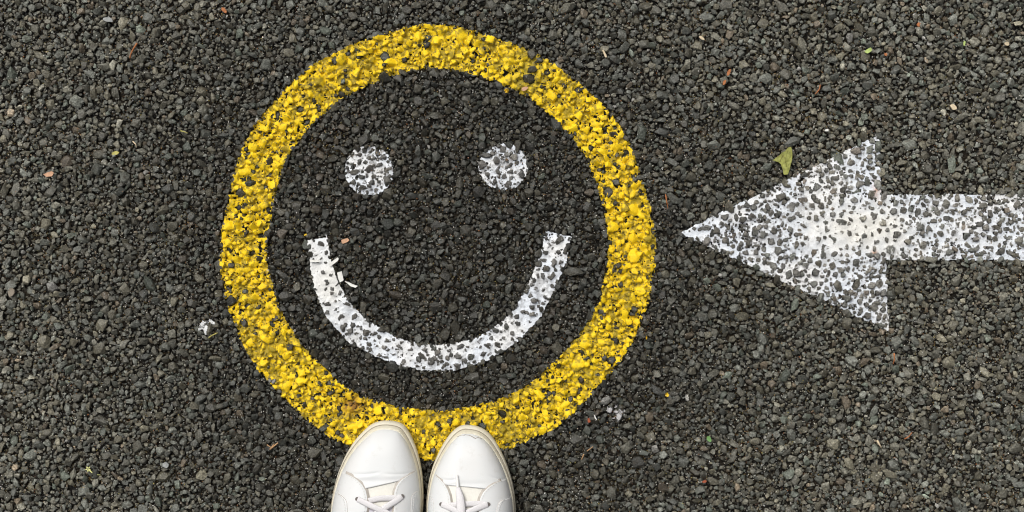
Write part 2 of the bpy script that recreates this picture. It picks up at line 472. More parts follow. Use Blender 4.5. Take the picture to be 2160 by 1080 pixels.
def yellow_film(name, parent):
    X, Y, px, py, sd, H, ID = relief(sd_ring, (455, 47, 1390, 985), .00075)
    sd = sd + 3 * fbm(px, py, 24, 400, 3) + 1.6 * vnoise(px, py, 4, 404)
    r = np.random.default_rng(8); n = len(S)
    bare = r.uniform(0, 1, n) < np.where(S[:, 2] > .0044, .06, .09)
    full = r.uniform(0, 1, n)
    b = np.where(ID >= 0, bare[ID], False); fu = np.where(ID >= 0, full[ID], .35)
    big = np.where(ID >= 0, S[ID, 2] > .0026, False)
    patch = fbm(X, Y, .010, 410, 4); wear = fbm(X, Y, .06, 430, 2); fine = fbm(X, Y, .0028, 440, 2)
    onstone = (H > .0015)
    keep = (sd > 0) & ~(b & (fine < .45))
    keep &= ~(~onstone & (fine + .4 * patch > .56 + .25 * wear))
    keep &= ~(onstone & ~big & (fine + .4 * patch > .68 + .2 * wear))
    keep &= ~((sd < 4) & (fine > .25))
    Z = .25 * np.maximum(H, .0002) + .75 * np.maximum(blur(H, 2), H - .0007) + .00055 + .00012 * vnoise(X, Y, .002, 450)
    Z = np.maximum(Z, H + .00018)
    bright = smooth01(patch * .7 + fine * .80 + (fu - .45) * .9 - wear * .35 + np.where(big, .28, -.12), -.45, .28)
    col = lerp((.39, .28, .014), (.96, .655, .006), bright)
    col = lerp(col, (.95, .60, .004), smooth01(fbm(X, Y, .08, 470), .0, .7) * bright * .6)
    stain = np.exp(-(((px - 742) / 26) ** 2 + ((py - 852) / 20) ** 2)) * (.9 + .8 * fine)
    col = lerp(col, (.18, .055, .02), np.clip(stain, 0, .85))
    olive = np.exp(-(((px - 1110) / 40) ** 2 + ((py - 165) / 45) ** 2)) * .45
    col = lerp(col, (.26, .22, .02), np.clip(olive, 0, .7))
    return link(name, film_mesh(name, X, Y, Z, keep, col), M_YEL, parent)

face = empty('smiley_face', W(922, 512)); tag(face, 'smiley face painted on asphalt, yellow ring with white eyes and white smile', 'road marking')
yellow_film('ring', face)['label'] = 'thick worn yellow painted ring'
for (cx, cy, rx, ry, sdn) in ((779, 360, 51, 52, 510), (1061, 352, 51, 49, 530)):
    white_film('eye', sd_disc(cx, cy, rx, ry), (cx - 66, cy - 66, cx + 66, cy + 66), face, sdn, lift=-.0002, over=.55)['label'] = 'round speckled white painted eye'
def mouth_boost(px, py): return .0011 * np.exp(-((px - 695) / 45) ** 2 - ((py - 590) / 75) ** 2) + .0003
def warm_mouth(col, px, py, X, Y):
    return lerp(col, (.82, .80, .74), np.clip(np.exp(-((px - 695) / 35) ** 2 - ((py - 600) / 60) ** 2), 0, .8))
mouth = white_film('mouth', sd_mouth, (630, 470, 1225, 800), face, 550, lift=.0002, boost=mouth_boost, over=.45, tint=warm_mouth)
mouth['label'] = 'curved white painted smile with dark stones showing through'
def arrow_boost(px, py):
    return .0010 * np.exp(-((px - 1450) / 28) ** 2) + .0013 * np.exp(-((px - 1800) / 120) ** 2 - ((py - 490) / 55) ** 2) - .0003 * smooth01(np.abs(py - 480), 90, 190)
def arrow_tint(col, px, py, X, Y):
    col = lerp(col, (.83, .80, .72), np.clip(np.exp(-((px - 1815) / 100) ** 2 - ((py - 480) / 42) ** 2), 0, .8))
    rust = np.exp(-(((px - 1846) / 9) ** 2 + ((py - 398) / 18) ** 2)) * (.5 + .7 * fbm(X, Y, .003, 5)) + .8 * np.exp(-(((px - 1842) / 6) ** 2 + ((py - 535) / 7) ** 2))
    return lerp(col, (.50, .20, .06), np.clip(rust, 0, .85))
arrow = white_film('painted_arrow', sd_arrow, (1430, 275, 2650, 707), None, 570, boost=arrow_boost, over=.42, cell=.00075, tint=arrow_tint)
tag(arrow, 'white arrow painted on asphalt, pointing at the smiley face', 'road marking')

# ------------------------------------------------------------------ paint splats and drops
def splat(cx, cy, r, seed, label, col, over=.1, mat=None):
    f = lambda x, y: r * (1 + .55 * vnoise(x, y, 9, seed)) - np.hypot(x - cx, y - cy)
    X, Y, px, py, sd, H, ID = relief(f, (cx - 2 * r, cy - 2 * r, cx + 2 * r, cy + 2 * r), .0006)
    keep = (sd > 0) & (fbm(X, Y, .004, seed + 3, 3) > over - .5 * smooth01(sd, 0, r))
    c = np.zeros(X.shape + (3,)); c[:] = col
    o = link('paint_splat', film_mesh('paint_splat', X, Y, np.maximum(H, .001) + .0003, keep, c), mat or M_WHT)
    return tag(o, label, 'paint splat')
splat(436, 690, 20, 601, 'white paint splat on asphalt outside the yellow ring, below mouth height', (.72, .73, .72))
splat(1295, 872, 19, 605, 'greyish white paint splat on asphalt beyond the lower end of the ring', (.46, .45, .45), .22)
for (x, y, r, lab) in ((1362, 713, 4.5, 'tiny yellow paint drop beside the outer edge of the ring'), (1407, 832, 5, 'tiny yellow paint drop farther out from the ring, above the white splat'),
                       (646, 495, 4.5, 'tiny yellow paint drop inside the ring near the smile tip'), (1068, 192, 4.5, 'tiny yellow paint drop just inside the top of the ring')):
    splat(x, y, r, int(x), lab, (.82, .54, .02), -.9, M_YEL)['category'] = 'paint drop'

# ------------------------------------------------------------------ loose scraps: flakes, leaves, chips, twigs
def slab(name, pts, z, th, mat, curl=0.0, seed=1, parent=None, mid=True):
    """irregular thin piece from a pixel outline, real thickness, gently curled"""
    r = random.Random(seed); pts = [W(x, y, z) for x, y in pts]
    cx = sum(p[0] for p in pts) / len(pts); cy = sum(p[1] for p in pts) / len(pts)
    R = max(math.hypot(p[0] - cx, p[1] - cy) for p in pts); a = r.uniform(0, 3.14)
    def hz(x, y):
        d = ((x - cx) * math.cos(a) + (y - cy) * math.sin(a)) / R
        return curl * R * d * d
    V = []; n = len(pts)
    for sc in (1.0, .55):
        for p in pts:
            x, y = cx + (p[0] - cx) * sc, cy + (p[1] - cy) * sc
            V.append((x, y, z + hz(x, y) + r.uniform(-.06, .06) * R * .4))
    V.append((cx, cy, z)); m = len(V)
    top = [(i, (i + 1) % n, n + (i + 1) % n, n + i) for i in range(n)] + [(n + i, n + (i + 1) % n, 2 * n) for i in range(n)]
    F = [tuple(v + m for v in f) for f in top] + [tuple(reversed(f)) for f in top]
    V2 = V + [(x, y, q + th) for x, y, q in V]
    F += [(i, (i + 1) % n, m + (i + 1) % n, m + i) for i in range(n)]
    bm = bmesh.new(); vs_ = [bm.verts.new(v) for v in V2]
    for f in F: bm.faces.new([vs_[i] for i in f])
    bmesh.ops.recalc_face_normals(bm, faces=bm.faces[:])
    me = bpy.data.meshes.new(name); bm.to_mesh(me); bm.free()
    return link(name, me, mat, parent)

def tube(name, pts, radii, mat, parent=None, sides=6, flat=1.0, smooth=True, cap=True):
    pts = [Vector(p) for p in pts]; V = []; F = []
    for i, p in enumerate(pts):
        d = (pts[min(i + 1, len(pts) - 1)] - pts[max(i - 1, 0)]).normalized()
        sx = d.cross(Vector((0, 0, 1)))
        sx = sx.normalized() if sx.length > 1e-6 else Vector((1, 0, 0))
        up = sx.cross(d).normalized(); r = radii[i] if isinstance(radii, (list, tuple)) else radii
        for k in range(sides):
            a = 2 * math.pi * k / sides; V.append(p + sx * (r * math.cos(a)) + up * (r * flat * math.sin(a)))
    for i in range(len(pts) - 1):
        for k in range(sides):
            F.append((i * sides + k, i * sides + (k + 1) % sides, (i + 1) * sides + (k + 1) % sides, (i + 1) * sides + k))
    if cap: F.append(tuple(range(sides))[::-1]); F.append(tuple((len(pts) - 1) * sides + k for k in range(sides)))
    return link(name, mesh_pd(name, V, F, smooth), mat, parent)

M_FLAKE = plain('white_flake', (.80, .79, .74), .5, .06)
for k, pts in enumerate((((692, 557), (712, 543), (715, 546), (712, 551), (697, 562)), ((711, 575), (721, 572), (723, 582), (725, 591), (717, 596), (714, 588)),
                         ((727, 593), (736, 595), (745, 600), (755, 603), (750, 607), (740, 604)), ((653, 547), (676, 549), (676, 553), (654, 552)))):
    slab('paint_flake', pts, .0072, .0005, M_FLAKE, .1, k, mouth)

M_LEAF = plain('yellow_green_leaf', (.31, .32, .08), .6, .35, 260)
M_VEIN = plain('leaf_vein', (.25, .24, .06), .6, .1)
leaf_px = [(1662, 311), (1667, 310), (1670, 316), (1671, 328), (1670.5, 334), (1669.5, 342), (1667, 349), (1666, 356), (1662.5, 366), (1661, 368), (1655, 369), (1652, 367), (1652, 361),
           (1649, 353), (1647, 347), (1643, 343), (1641.5, 342), (1636.5, 340.5), (1629, 338.5), (1638, 332), (1644.5, 327), (1649, 322), (1655.5, 319)]
lf = empty('fallen_leaf', W(1655, 340, .0035)); tag(lf, 'torn yellow-green leaf lying on asphalt above the arrow head', 'leaf')
slab('blade', leaf_px, .0084, .0004, M_LEAF, .16, 4, lf)
tube('vein', [W(1652, 326, .0094), W(1657, 338, .0089), W(1659, 352, .0090)], [.0004, .00035, .0002], M_VEIN, lf)
tube('vein', [W(1652, 326, .0094), W(1648, 333, .0092), W(1645, 342, .0092)], [.0004, .0003, .0002], M_VEIN, lf)

M_LIME = plain('lime_scrap', (.46, .58, .18), .55, .12); M_OLIVE = plain('pale_olive_scrap', (.50, .45, .13), .6, .15)
M_GREEN = plain('green_scrap', (.17, .34, .11), .55, .12)
def blob(cx, cy, w, h, rot, seed, n=9):
    r = random.Random(seed); out = []
    for i in range(n):
        a = 2 * math.pi * i / n; q = r.uniform(.7, 1.1); x, y = q * w / 2 * math.cos(a), q * h / 2 * math.sin(a)
        out.append((cx + x * math.cos(rot) - y * math.sin(rot), cy + x * math.sin(rot) + y * math.cos(rot)))
    return out
for (name, cx, cy, w, h, rot, mat, lab, cat) in (
    ('leaf_scrap', 1831, 107, 19, 10, -.5, M_LIME, 'bright lime leaf scrap high up above the arrow head corner', 'leaf scrap'),
    ('leaf_scrap', 243, 323, 18, 10, -.2, M_OLIVE, 'pale olive leaf scrap on asphalt outside the ring, above the peach chip', 'leaf scrap'),
    ('leaf_scrap', 1495, 926, 11, 15, -.5, M_GREEN, 'small green leaf scrap on asphalt below the arrow tip', 'leaf scrap'),
    ('leaf_scrap', 2034, 91, 6, 13, .2, M_LIME, 'sliver of pale green leaf near the top corner beyond the lime scrap', 'leaf scrap')):
    tag(slab(name, blob(cx, cy, w, h, rot, int(cx)), .0070, .0004, mat, .25, int(cx)), lab, cat)

M_ORANGE = plain('orange_bark', (.46, .17, .06), .7, .3); M_PEACH = plain('peach_bark', (.62, .36, .22), .7, .15)
M_RED = plain('red_bark', (.36, .09, .04), .7, .2); M_CREAM = plain('cream_wood', (.68, .56, .38), .7, .15); M_TAN = plain('tan_needle', (.50, .30, .15), .7, .2)
chips = [
    ('bark_chip', [(720, 506), (733, 502), (737, 506), (734, 510), (724, 514), (721, 513)], M_PEACH, 'orange bark chip inside the ring beside the smile tip'),
    ('bark_chip', blob(1537, 153, 9, 17, .35, 31), M_ORANGE, 'bright orange bark chip above the leaf, upper of a close pair'),
    ('bark_chip', blob(1528, 174, 7, 13, .3, 32), M_ORANGE, 'bright orange bark chip above the leaf, lower of a close pair'),
    ('bark_chip', [(92, 368), (100, 364), (110, 361), (114, 365), (110, 372), (98, 373)], M_PEACH, 'peach bark chip on asphalt near the edge, below the olive leaf scrap'),
    ('bark_chip', blob(1868, 115, 7, 7, 0, 33), M_ORANGE, 'tiny orange bark crumb beside the bright lime leaf scrap'),
    ('bark_chip', blob(1938, 52, 10, 9, .4, 34), M_ORANGE, 'orange bark crumb near the top edge above the arrow shaft'),
    ('bark_chip', blob(1243, 886, 8, 11, .2, 35), M_RED, 'dark red bark chip between the ring and the greyish splat'),
    ('bark_chip', blob(1486, 1015, 10, 6, -.3, 36), M_RED, 'small red bark crumb below the green leaf scrap'),
    ('bark_chip', blob(1107, 187, 16, 9, -.3, 37), M_PEACH, 'salmon bark chip on the inner edge of the ring top'),
    ('wood_sliver', [(1270, 106), (1273, 105), (1279, 116), (1280, 121), (1276, 121)], M_CREAM, 'cream wood sliver on asphalt outside the upper part of the ring'),
    ('wood_sliver', [(1252, 874), (1255, 876), (1259, 885), (1256, 887)], M_FLAKE, 'white sliver beside the greyish splat and red chip'),
    ('cream_pebble', blob(2010, 226, 17, 12, .6, 38), M_CREAM, 'cream pebble on asphalt above the arrow shaft'),
    ('cream_pebble', blob(2123, 93, 11, 10, .2, 39), M_CREAM, 'cream pebble near the top corner of the asphalt'),
    ('white_pebble', blob(1743, 275, 8, 7, 0, 40), M_FLAKE, 'tiny white pebble above the arrow head'),
    ('white_pebble', blob(473, 22, 16, 9, .9, 41), M_ORANGE, 'orange speck near the top edge above the ring'),
    ('white_pebble', blob(1480, 81, 14, 7, .6, 42), M_CREAM, 'elongated cream pebble near the top edge above the arrow tip'),
    ('white_pebble', blob(230, 42, 24, 12, .1, 43), plain('pale_stone', (.36, .37, .36), .7, .2), 'pale grey flat stone near the top edge above the orange twig'),
    ('white_pebble', blob(25, 615, 18, 22, .4, 44), plain('tan_stone', (.26, .22, .17), .7, .2), 'tan stone at the edge of asphalt level with the smile'),
    ('white_pebble', blob(350, 980, 17, 15, .5, 45), plain('light_stone', (.34, .35, .34), .7, .2), 'light grey stone on asphalt near the bottom, left of the sneakers'),
]
for name, pts, mat, lab in chips:
    if name == 'white_pebble' and mat is M_ORANGE: name = 'bark_chip'
    elif name == 'white_pebble' and mat is not M_FLAKE: name = 'pale_pebble'
    peb = 'pebble' in name
    tag(slab(name, pts, .0058, .0024 if peb else .0009, mat, .08, len(lab)), lab, 'pebble' if peb else ('bark chip' if 'bark' in name else 'wood sliver'))

twigs = [
    ([(289, 91), (284, 99), (279, 107), (275, 116), (274, 123)], M_ORANGE, .0011, 'orange twig lying on asphalt in the upper part, outside the ring'),
    ([(569, 948), (580, 939), (592, 930)], M_TAN, .0010, 'tan pine needle beside the sneakers, longer of two crossing'),
    ([(563, 938), (572, 944), (578, 936)], M_TAN, .0007, 'short tan pine needle crossing a longer one beside the sneakers'),
    ([(1227, 969), (1231, 959), (1239, 951), (1251, 942)], M_TAN, .0008, 'thin curved tan twig below the greyish splat'),
    ([(1730, 179), (1729, 187), (1724, 194), (1719, 199)], M_ORANGE, .0008, 'thin curved reddish twig above the fallen leaf'),
    ([(1850, 929), (1854, 936), (1859, 944)], M_CREAM, .0013, 'cream twig stub on asphalt far below the arrow head'),
    ([(1908, 926), (1917, 921), (1924, 912)], M_ORANGE, .0007, 'thin reddish rootlet beyond the cream twig stub'),
    ([(1886, 745), (1887, 757), (1884, 768)], M_ORANGE, .0009, 'orange rootlet just below the lower arrow corner'),
    ([(1404, 410), (1406, 424), (1409, 440)], M_ORANGE, .0008, 'orange rootlet between the ring and the arrow tip'),
    ([(440, 713), (446, 708), (459, 702)], M_OLIVE, .0008, 'thin yellowish stalk below the white splat'),
    ([(280, 298), (286, 304), (288, 311)], M_CREAM, .0008, 'thin cream stalk beside the olive leaf scrap'),
    ([(381, 276), (389, 278), (396, 281)], M_OLIVE, .0007, 'thin yellowish stalk between the olive leaf scrap and the ring'),
]
for pts, mat, r, lab in twigs:
    q = [W(x, y, .0066 + .0005 * math.sin(i * 1.7)) for i, (x, y) in enumerate(pts)]
    tag(tube('twig', q, [r * (1 - .5 * i / len(q)) for i in range(len(q))], mat), lab, 'twig')

M_SPRIG = plain('pale_sprig', (.66, .66, .26), .6, .1)
sp = empty('flower_sprig', W(190, 993, .004)); tag(sp, 'tiny pale yellow flower sprig with curved stalk near the bottom corner', 'flower sprig')
tube('stalk', [W(187, 990, .0065), W(194, 997, .0063), W(202, 1001, .0060), W(212, 1002, .0056)], [.0010, .0007, .0006, .0004], M_SPRIG, sp)
for k in range(5):
    a = k * 1.257 + .4
    slab('petal', blob(186 + 3.6 * math.cos(a), 989 + 3.6 * math.sin(a), 5.5, 3.4, a, 60 + k, 6), .0066, .0005, M_SPRIG, .2, k, sp)

# ------------------------------------------------------------------ sneakers
M_LEATHER = NT('white_leather')
_c = M_LEATHER.coord(); _g = M_LEATHER.noise(_c, 18, 3).outputs['Fac']; _f = M_LEATHER.noise(_c, 900, 3).outputs['Fac']
M_LEATHER.bump(_f, .00025, .35)
_s = M_LEATHER.noise(_c, 95, 6, .7).outputs['Fac']
M_LEATHER = M_LEATHER.set(M_LEATHER.mix(M_LEATHER.ramp(_s, [(.57, 0.0), (.74, .42)]), M_LEATHER.mix(M_LEATHER.ramp(_g, [(.35, 0.0), (.7, 1.0)]), (.70, .715, .715), (.715, .71, .695)), (.52, .50, .45)), .48, .4)
def rubber():
    t = NT('aged_rubber'); c = t.coord(); a = t.noise(c, 60, 4).outputs['Fac']; b = t.noise(c, 500, 3, .7).outputs['Fac']
    col = t.mix(t.ramp(a, [(.3, 0.0), (.7, 1.0)]), (.74, .70, .57), (.64, .59, .46))
    col = t.mix(t.ramp(b, [(.62, 0.0), (.80, .5)]), col, (.33, .28, .19))
    t.bump(b, .0003, .4); return t.set(col, .55, .4)
M_RUBBER = rubber()
M_LINE = plain('seam_dirt', (.30, .26, .20), .8, .2)
M_TONGUE = plain('tongue_leather', (.76, .74, .67), .5, .04)
M_LACE = plain('lace_cotton', (.74, .72, .725), .8, .08, 1500, .0003)
M_LINING = plain('lining', (.60, .58, .63), .8, .08)
M_HOLE = plain('eyelet_dark', (.16, .14, .13), .8, .1)
M_STITCH = plain('stitch_thread', (.62, .61, .58), .7, .05)
M_EDGE = plain('leather_cut_edge', (.50, .46, .41), .8, .12)

def crom(tx, vx, t):
    """monotone-ish cubic through points"""
    tx = np.asarray(tx, float); vx = np.asarray(vx, float)
    d = np.diff(vx) / np.diff(tx); m = np.zeros(len(tx)); m[1:-1] = (d[1:] + d[:-1]) / 2; m[0] = d[0]; m[-1] = d[-1]
    t = np.clip(t, tx[0], tx[-1]); i = np.clip(np.searchsorted(tx, t) - 1, 0, len(tx) - 2)
    h = tx[i + 1] - tx[i]; u = (t - tx[i]) / h
    return (2 * u**3 - 3 * u**2 + 1) * vx[i] + (u**3 - 2 * u**2 + u) * h * m[i] + (-2 * u**3 + 3 * u**2) * vx[i + 1] + (u**3 - u**2) * h * m[i + 1]

ZS = .0050                                     # stones' top level that carries the sole
LEN = .285
class Shoe:
    def __init__(s, apex, left, right, mirror):
        z = .018
        ax, ay, _ = W(*apex, z); s.ax, s.ay = ax, ay
        def side(pts, back):
            th = [0.0]; xs = [ax]
            for p in pts:
                x, y, _ = W(*p, z); th.append(math.acos(1 - 2 * (ay - y) / LEN)); xs.append(x)
            x0 = xs[-1]
            for sv, dx in back: th.append(math.acos(1 - 2 * sv / LEN)); xs.append(x0 + dx)
            return th, xs
        outer = [(.15, .004), (.20, .011), (.25, .016), (.275, .027)]; inner = [(.15, -.010), (.20, -.017), (.25, -.020), (.275, -.032)]
        bl = [(a, b) for a, b in (outer if not mirror else [(q, -w) for q, w in inner])]
        br = [(a, b) for a, b in (inner if not mirror else [(q, -w) for q, w in outer])]
        L = side(left, bl); R = side(right, br)
        xe = (L[1][-1] + R[1][-1]) / 2
        s.L = (L[0] + [math.pi], L[1] + [xe]); s.R = (R[0] + [math.pi], R[1] + [xe])
    def sole(s, sv):
        t = np.arccos(np.clip(1 - 2 * np.asarray(sv) / LEN, -1, 1)); return crom(*s.L, t), crom(*s.R, t)
    INS_T, INS_S = .0075, .0030                # how far the upper sits inside the sole edge (toe, sides)
    def upper(s, q):
        """edge of the upper at distance q behind its own toe"""
        q = np.asarray(q, float); LU = LEN - s.INS_T - .004
        sv = q / LU * LEN
        l, r = s.sole(sv); k = np.clip(1 - q * 0, 0, 1)
        w = (r - l) / 2; c = (l + r) / 2
        f = np.maximum(w - s.INS_S, w * .86)
        return c - f, c + f
    def z(s, q, u, off=0.0):
        q = np.asarray(q, float)
        e = np.clip(q / .055, 0, 1); toe = (1 - (1 - e) ** 2.2) ** .62 * .026
        Ht = toe + .013 * smooth01(q, .03, .10) + .045 * smooth01(q, .085, .19)
        prof = np.clip(1 - np.abs(u) ** 3.2, 0, 1) ** .50
        return ZS + .0245 + Ht * prof + off
    def pt(s, q, u, off=0.0):
        l, r = s.upper(q); x = (l + r) / 2 + u * (r - l) / 2; y = s.ay - s.INS_T - q
        return x, y, s.z(q, u, off)
    def qu(s, px, py):
        """photograph pixel -> (q,u) on the upper's surface"""
        z = .06
        for _ in range(8):
            x, y, _z = W(px, py, z); q = max(s.ay - s.INS_T - y, 1e-5); l, r = s.upper(q)
            u = float(np.clip((x - (l + r) / 2) / ((r - l) / 2), -1, 1)); z = float(s.z(q, u))
        return q, u

def grid_mesh(name, PTS, smooth=True):
    """PTS (rows, cols, 3)"""
    r, c = PTS.shape[:2]; j, i = np.meshgrid(np.arange(r - 1), np.arange(c - 1), indexing='ij'); a = (j * c + i).ravel()
    return mesh_np(name, PTS.reshape(-1, 3), np.stack([a, a + 1, a + c + 1, a + c], 1)[:, ::-1], None, smooth)

def build_sneaker(shoe, lines, label, laces, vamp_end, creases, aglet, crack):
    root = empty('sneaker', (shoe.ax, shoe.ay - .14, ZS)); tag(root, label, 'sneaker', 'pair of white sneakers')
    # outline of the sole as a loop
    th = np.linspace(0, math.pi, 72); sv = LEN * (1 - np.cos(th)) / 2
    l, r = shoe.sole(sv); y = shoe.ay - sv
    loop = np.concatenate([np.stack([r, y], 1), np.stack([l, y], 1)[::-1][1:-1]])
    cen = loop.mean(0)
    def nrm(Lp):
        t = np.roll(Lp, -1, 0) - np.roll(Lp, 1, 0); n = np.stack([t[:, 1], -t[:, 0]], 1); n /= np.linalg.norm(n, axis=1)[:, None] + 1e-9
        if ((Lp - Lp.mean(0)) * n).sum() < 0: n = -n
        return n
    N = nrm(loop)
    toe = np.exp(-((shoe.ay - loop[:, 1]) / .05) ** 2)
    def rings(name, spec, mat, cap=False):
        Vv = []; n = len(loop)
        for inset, z in spec:
            ins = inset[0] + (inset[1] - inset[0]) * toe if isinstance(inset, tuple) else np.full(n, inset)
            Lp = loop - N * ins[:, None]; Vv.append(np.concatenate([Lp, np.full((n, 1), ZS + z)], 1))
        V_ = np.concatenate(Vv); F_ = []
        for k in range(len(spec) - 1):
            for i in range(n): F_.append((k * n + i, (k + 1) * n + i, (k + 1) * n + (i + 1) % n, k * n + (i + 1) % n))
        if cap: F_.append(tuple(range(n)))
        bm = bmesh.new(); vv = [bm.verts.new(p) for p in V_]
        for f in F_: bm.faces.new([vv[i] for i in f])
        bmesh.ops.recalc_face_normals(bm, faces=bm.faces[:])
        me = bpy.data.meshes.new(name); bm.to_mesh(me); bm.free()
        me.polygons.foreach_set('use_smooth', [True] * len(me.polygons))
        return link(name, me, mat, root)
    rings('outsole', [(.0045, 0.0), (.002, .001), (.0008, .004), (.0008, .0075), (.003, .0078)], M_RUBBER, True)
    rings('foxing', [(.003, .0070), (.0004, .0080), (0.0, .0095), (.0004, .0170), ((.0006, .0024), .0195), ((.0009, .0034), .0200), ((.0011, .0037), .0194),
                     ((.0013, .0040), .0194), ((.0015, .0043), .0203), ((.0019, .0060), .0262), ((.0024, .0070), .0272), ((.0042, .0095), .0262)], M_RUBBER)
    rings('foxing_line', [((.0007, .0032), .0199), ((.0017, .0046), .0205)], M_LINE)
    # vamp (toe box)
    us = np.sin(np.linspace(-math.pi / 2, math.pi / 2, 61)); ws = np.linspace(0, 1, 90) ** 1.6
    (qa, ua), (qb, ub) = shoe.qu(*vamp_end[0]), shoe.qu(*vamp_end[1])
    def q_end(u): return qa + (qb - qa) * (np.clip(u, -1, 1) - ua) / (ub - ua) - vamp_end[2] * (1 - ((u - (ua + ub) / 2) / .6) ** 2).clip(-.5, 1)
    U, Wg = np.meshgrid(us, ws); Q = np.maximum(Wg * q_end(U), 1e-6)
    cr = np.zeros(Q.shape)
    for (p0, p1, dep, wid) in creases:
        (q0, u0), (q1, u1) = shoe.qu(*p0), shoe.qu(*p1)
        t = (U - u0) / (u1 - u0); qq = q0 + (q1 - q0) * t + .0012 * np.sin(3.1 * t)
        amp = np.exp(-((Q - qq) / wid) ** 2) * smooth01(t, -.1, .2) * smooth01(-t, -1.1, -.8)
        cr -= dep * amp; cr += dep * .6 * np.exp(-((Q - qq - 2.6 * wid) / (2 * wid)) ** 2) * smooth01(t, -.1, .2) * smooth01(-t, -1.1, -.8)
    x, y, z = shoe.pt(Q, U, 0.0); PT = np.stack([x, y, z + cr], -1)
    wall = PT[-1:].copy(); wall[..., 2] -= .0016; PT = np.concatenate([PT, wall])
    link('vamp', grid_mesh('vamp', PT), M_LEATHER, root)
    # tongue, below the vamp's edge
    us2 = np.linspace(-.62, .62, 41); U2, W2 = np.meshgrid(us2, np.linspace(0, 1, 60)); Q2 = q_end(U2) - .006 + W2 * .125
    x, y, z = shoe.pt(Q2, U2, -.0013); tg_ = np.stack([x, y, z], -1)
    link('tongue', grid_mesh('tongue', tg_[:15]), M_TONGUE, root); link('tongue_padding', grid_mesh('tongue_padding', tg_[14:]), M_LINING, root)
    qs = np.linspace(.10, LEN - .02, 40); us3 = np.linspace(-.9, .9, 15); U3, Q3 = np.meshgrid(us3, qs)
    x, y, z = shoe.pt(Q3, U3); link('insole', grid_mesh('insole', np.stack([x, y, np.full_like(x, ZS + .026)], -1)), M_LINING, root)
    # side panels laid over the vamp: inner edge given by pixel curves, continued to the heel
    def panel(name, side, px, off, back_u, mat, bevel, edge_mat, edge=True):
        qu = [shoe.qu(*p) for p in px]; tq = [a for a, b in qu]; tu = [b * side for a, b in qu]
        tu[0] = 1.0
        for qb_, ub_ in back_u: tq.append(qb_); tu.append(ub_)
        QQ = np.concatenate([np.linspace(tq[0], tq[0] + .03, 60), np.linspace(tq[0] + .031, LEN - .0117, 90)])
        ue = np.interp(QQ, tq, tu)
        k = np.ones(5) / 5; ue2 = np.convolve(np.pad(ue, 2, mode='edge'), k, 'valid'); ue2[0] = 1.0; ue = np.minimum(ue2, 1)
        cs = np.linspace(0, 1, 25)
        base = 1 - (1 - cs) ** 2 * 0 - cs
        U = 1 + (ue[:, None] - 1) * cs[None]
        Qm = np.repeat(QQ[:, None], len(cs), 1)
        x, y, z = shoe.pt(Qm, U * side, off)
        edge_r = smooth01(1 - cs, 0, .05)[None]; z = z - .0004 * (1 - edge_r)
        PT = np.stack([x, y, z], -1)
        if edge:
            e0 = PT[:, -1]; tg = np.gradient(e0[:, :2], axis=0); tg /= np.linalg.norm(tg, axis=1)[:, None] + 1e-9
            nn = np.stack([tg[:, 1], -tg[:, 0]], 1); cxm = (PT[:, 0, 0] + PT[:, -1, 0]) / 2
            sg = np.sign(((e0[:, :2] - np.stack([cxm, e0[:, 1]], 1)) * nn).sum(1) + 1e-12); nn *= np.where(sg == 0, 1, sg)[:, None]
            w = PT[:, -1:].copy(); w[:, 0, :2] += nn * bevel; w[..., 2] -= off + .0008
            link(name, grid_mesh(name, PT if side < 0 else PT[:, ::-1]), mat, root)
            e = np.concatenate([PT[:, -1:], w], 1); link('cut_edge', grid_mesh('cut_edge', e if side < 0 else e[:, ::-1], False), edge_mat, root)
        # stitches just inside the edge
        SV, SF = [], []
        dist = 0; last = None
        for j in range(0, 150):
            qv = QQ[j]; uv = min(ue[j] + .045, 1.0)
            if uv > .97 or qv > .20: continue
            p = np.array([float(t) for t in shoe.pt(qv, uv * side, off + .00025)])
            if last is None: last = p; continue
            if np.linalg.norm(p - last) > .0030:
                d = (p - last) / np.linalg.norm(p - last); a, b = last + d * .0006, last + d * .0022; n_ = np.cross(d, (0, 0, 1)); n_ /= np.linalg.norm(n_); n_ *= .0003; k0 = len(SV)
                SV += [a - n_, a + n_, b + n_, b - n_] + [v + np.array((0, 0, .0004)) for v in (a - n_, a + n_, b + n_, b - n_)]
                SF += [tuple(k0 + t for t in f) for f in ((4, 5, 6, 7), (0, 1, 5, 4), (1, 2, 6, 5), (2, 3, 7, 6), (3, 0, 4, 7))]
                last = p
        if SV: link('stitching', mesh_pd('stitching', SV, SF), M_STITCH, root)
    for side, px in ((-1, lines['l1']), (1, lines['r1'])):
        panel('eyestay_panel', side, px, .0016, [(.10, .32), (.17, .36), (.19, .62), (.24, .70), (LEN - .012, .74)], M_LEATHER, .0027, M_EDGE)
    for side, px in ((-1, lines['l2']), (1, lines['r2'])):
        panel('side_panel', side, px, .0029, [(.10, .66), (.14, .70), (.18, .80), (.24, .74), (LEN - .012, .80)], M_LEATHER, .0017, M_EDGE)
    # eyelets and laces
    def sp3(px, py, off): q, u = shoe.qu(px, py); return [float(v) for v in shoe.pt(q, u, off)]
    for ex, ey in lines['eyelets']:
        c = sp3(ex, ey, .0022); V_ = [c] + [(c[0] + .0024 * math.cos(a), c[1] + .0024 * math.sin(a), sp3(ex, ey, 0)[2] + .0021) for a in np.linspace(0, 6.283, 13)[:-1]]
        link('eyelet', mesh_pd('eyelet', V_, [(0, 1 + i, 1 + (i + 1) % 12) for i in range(12)]), M_HOLE, root)
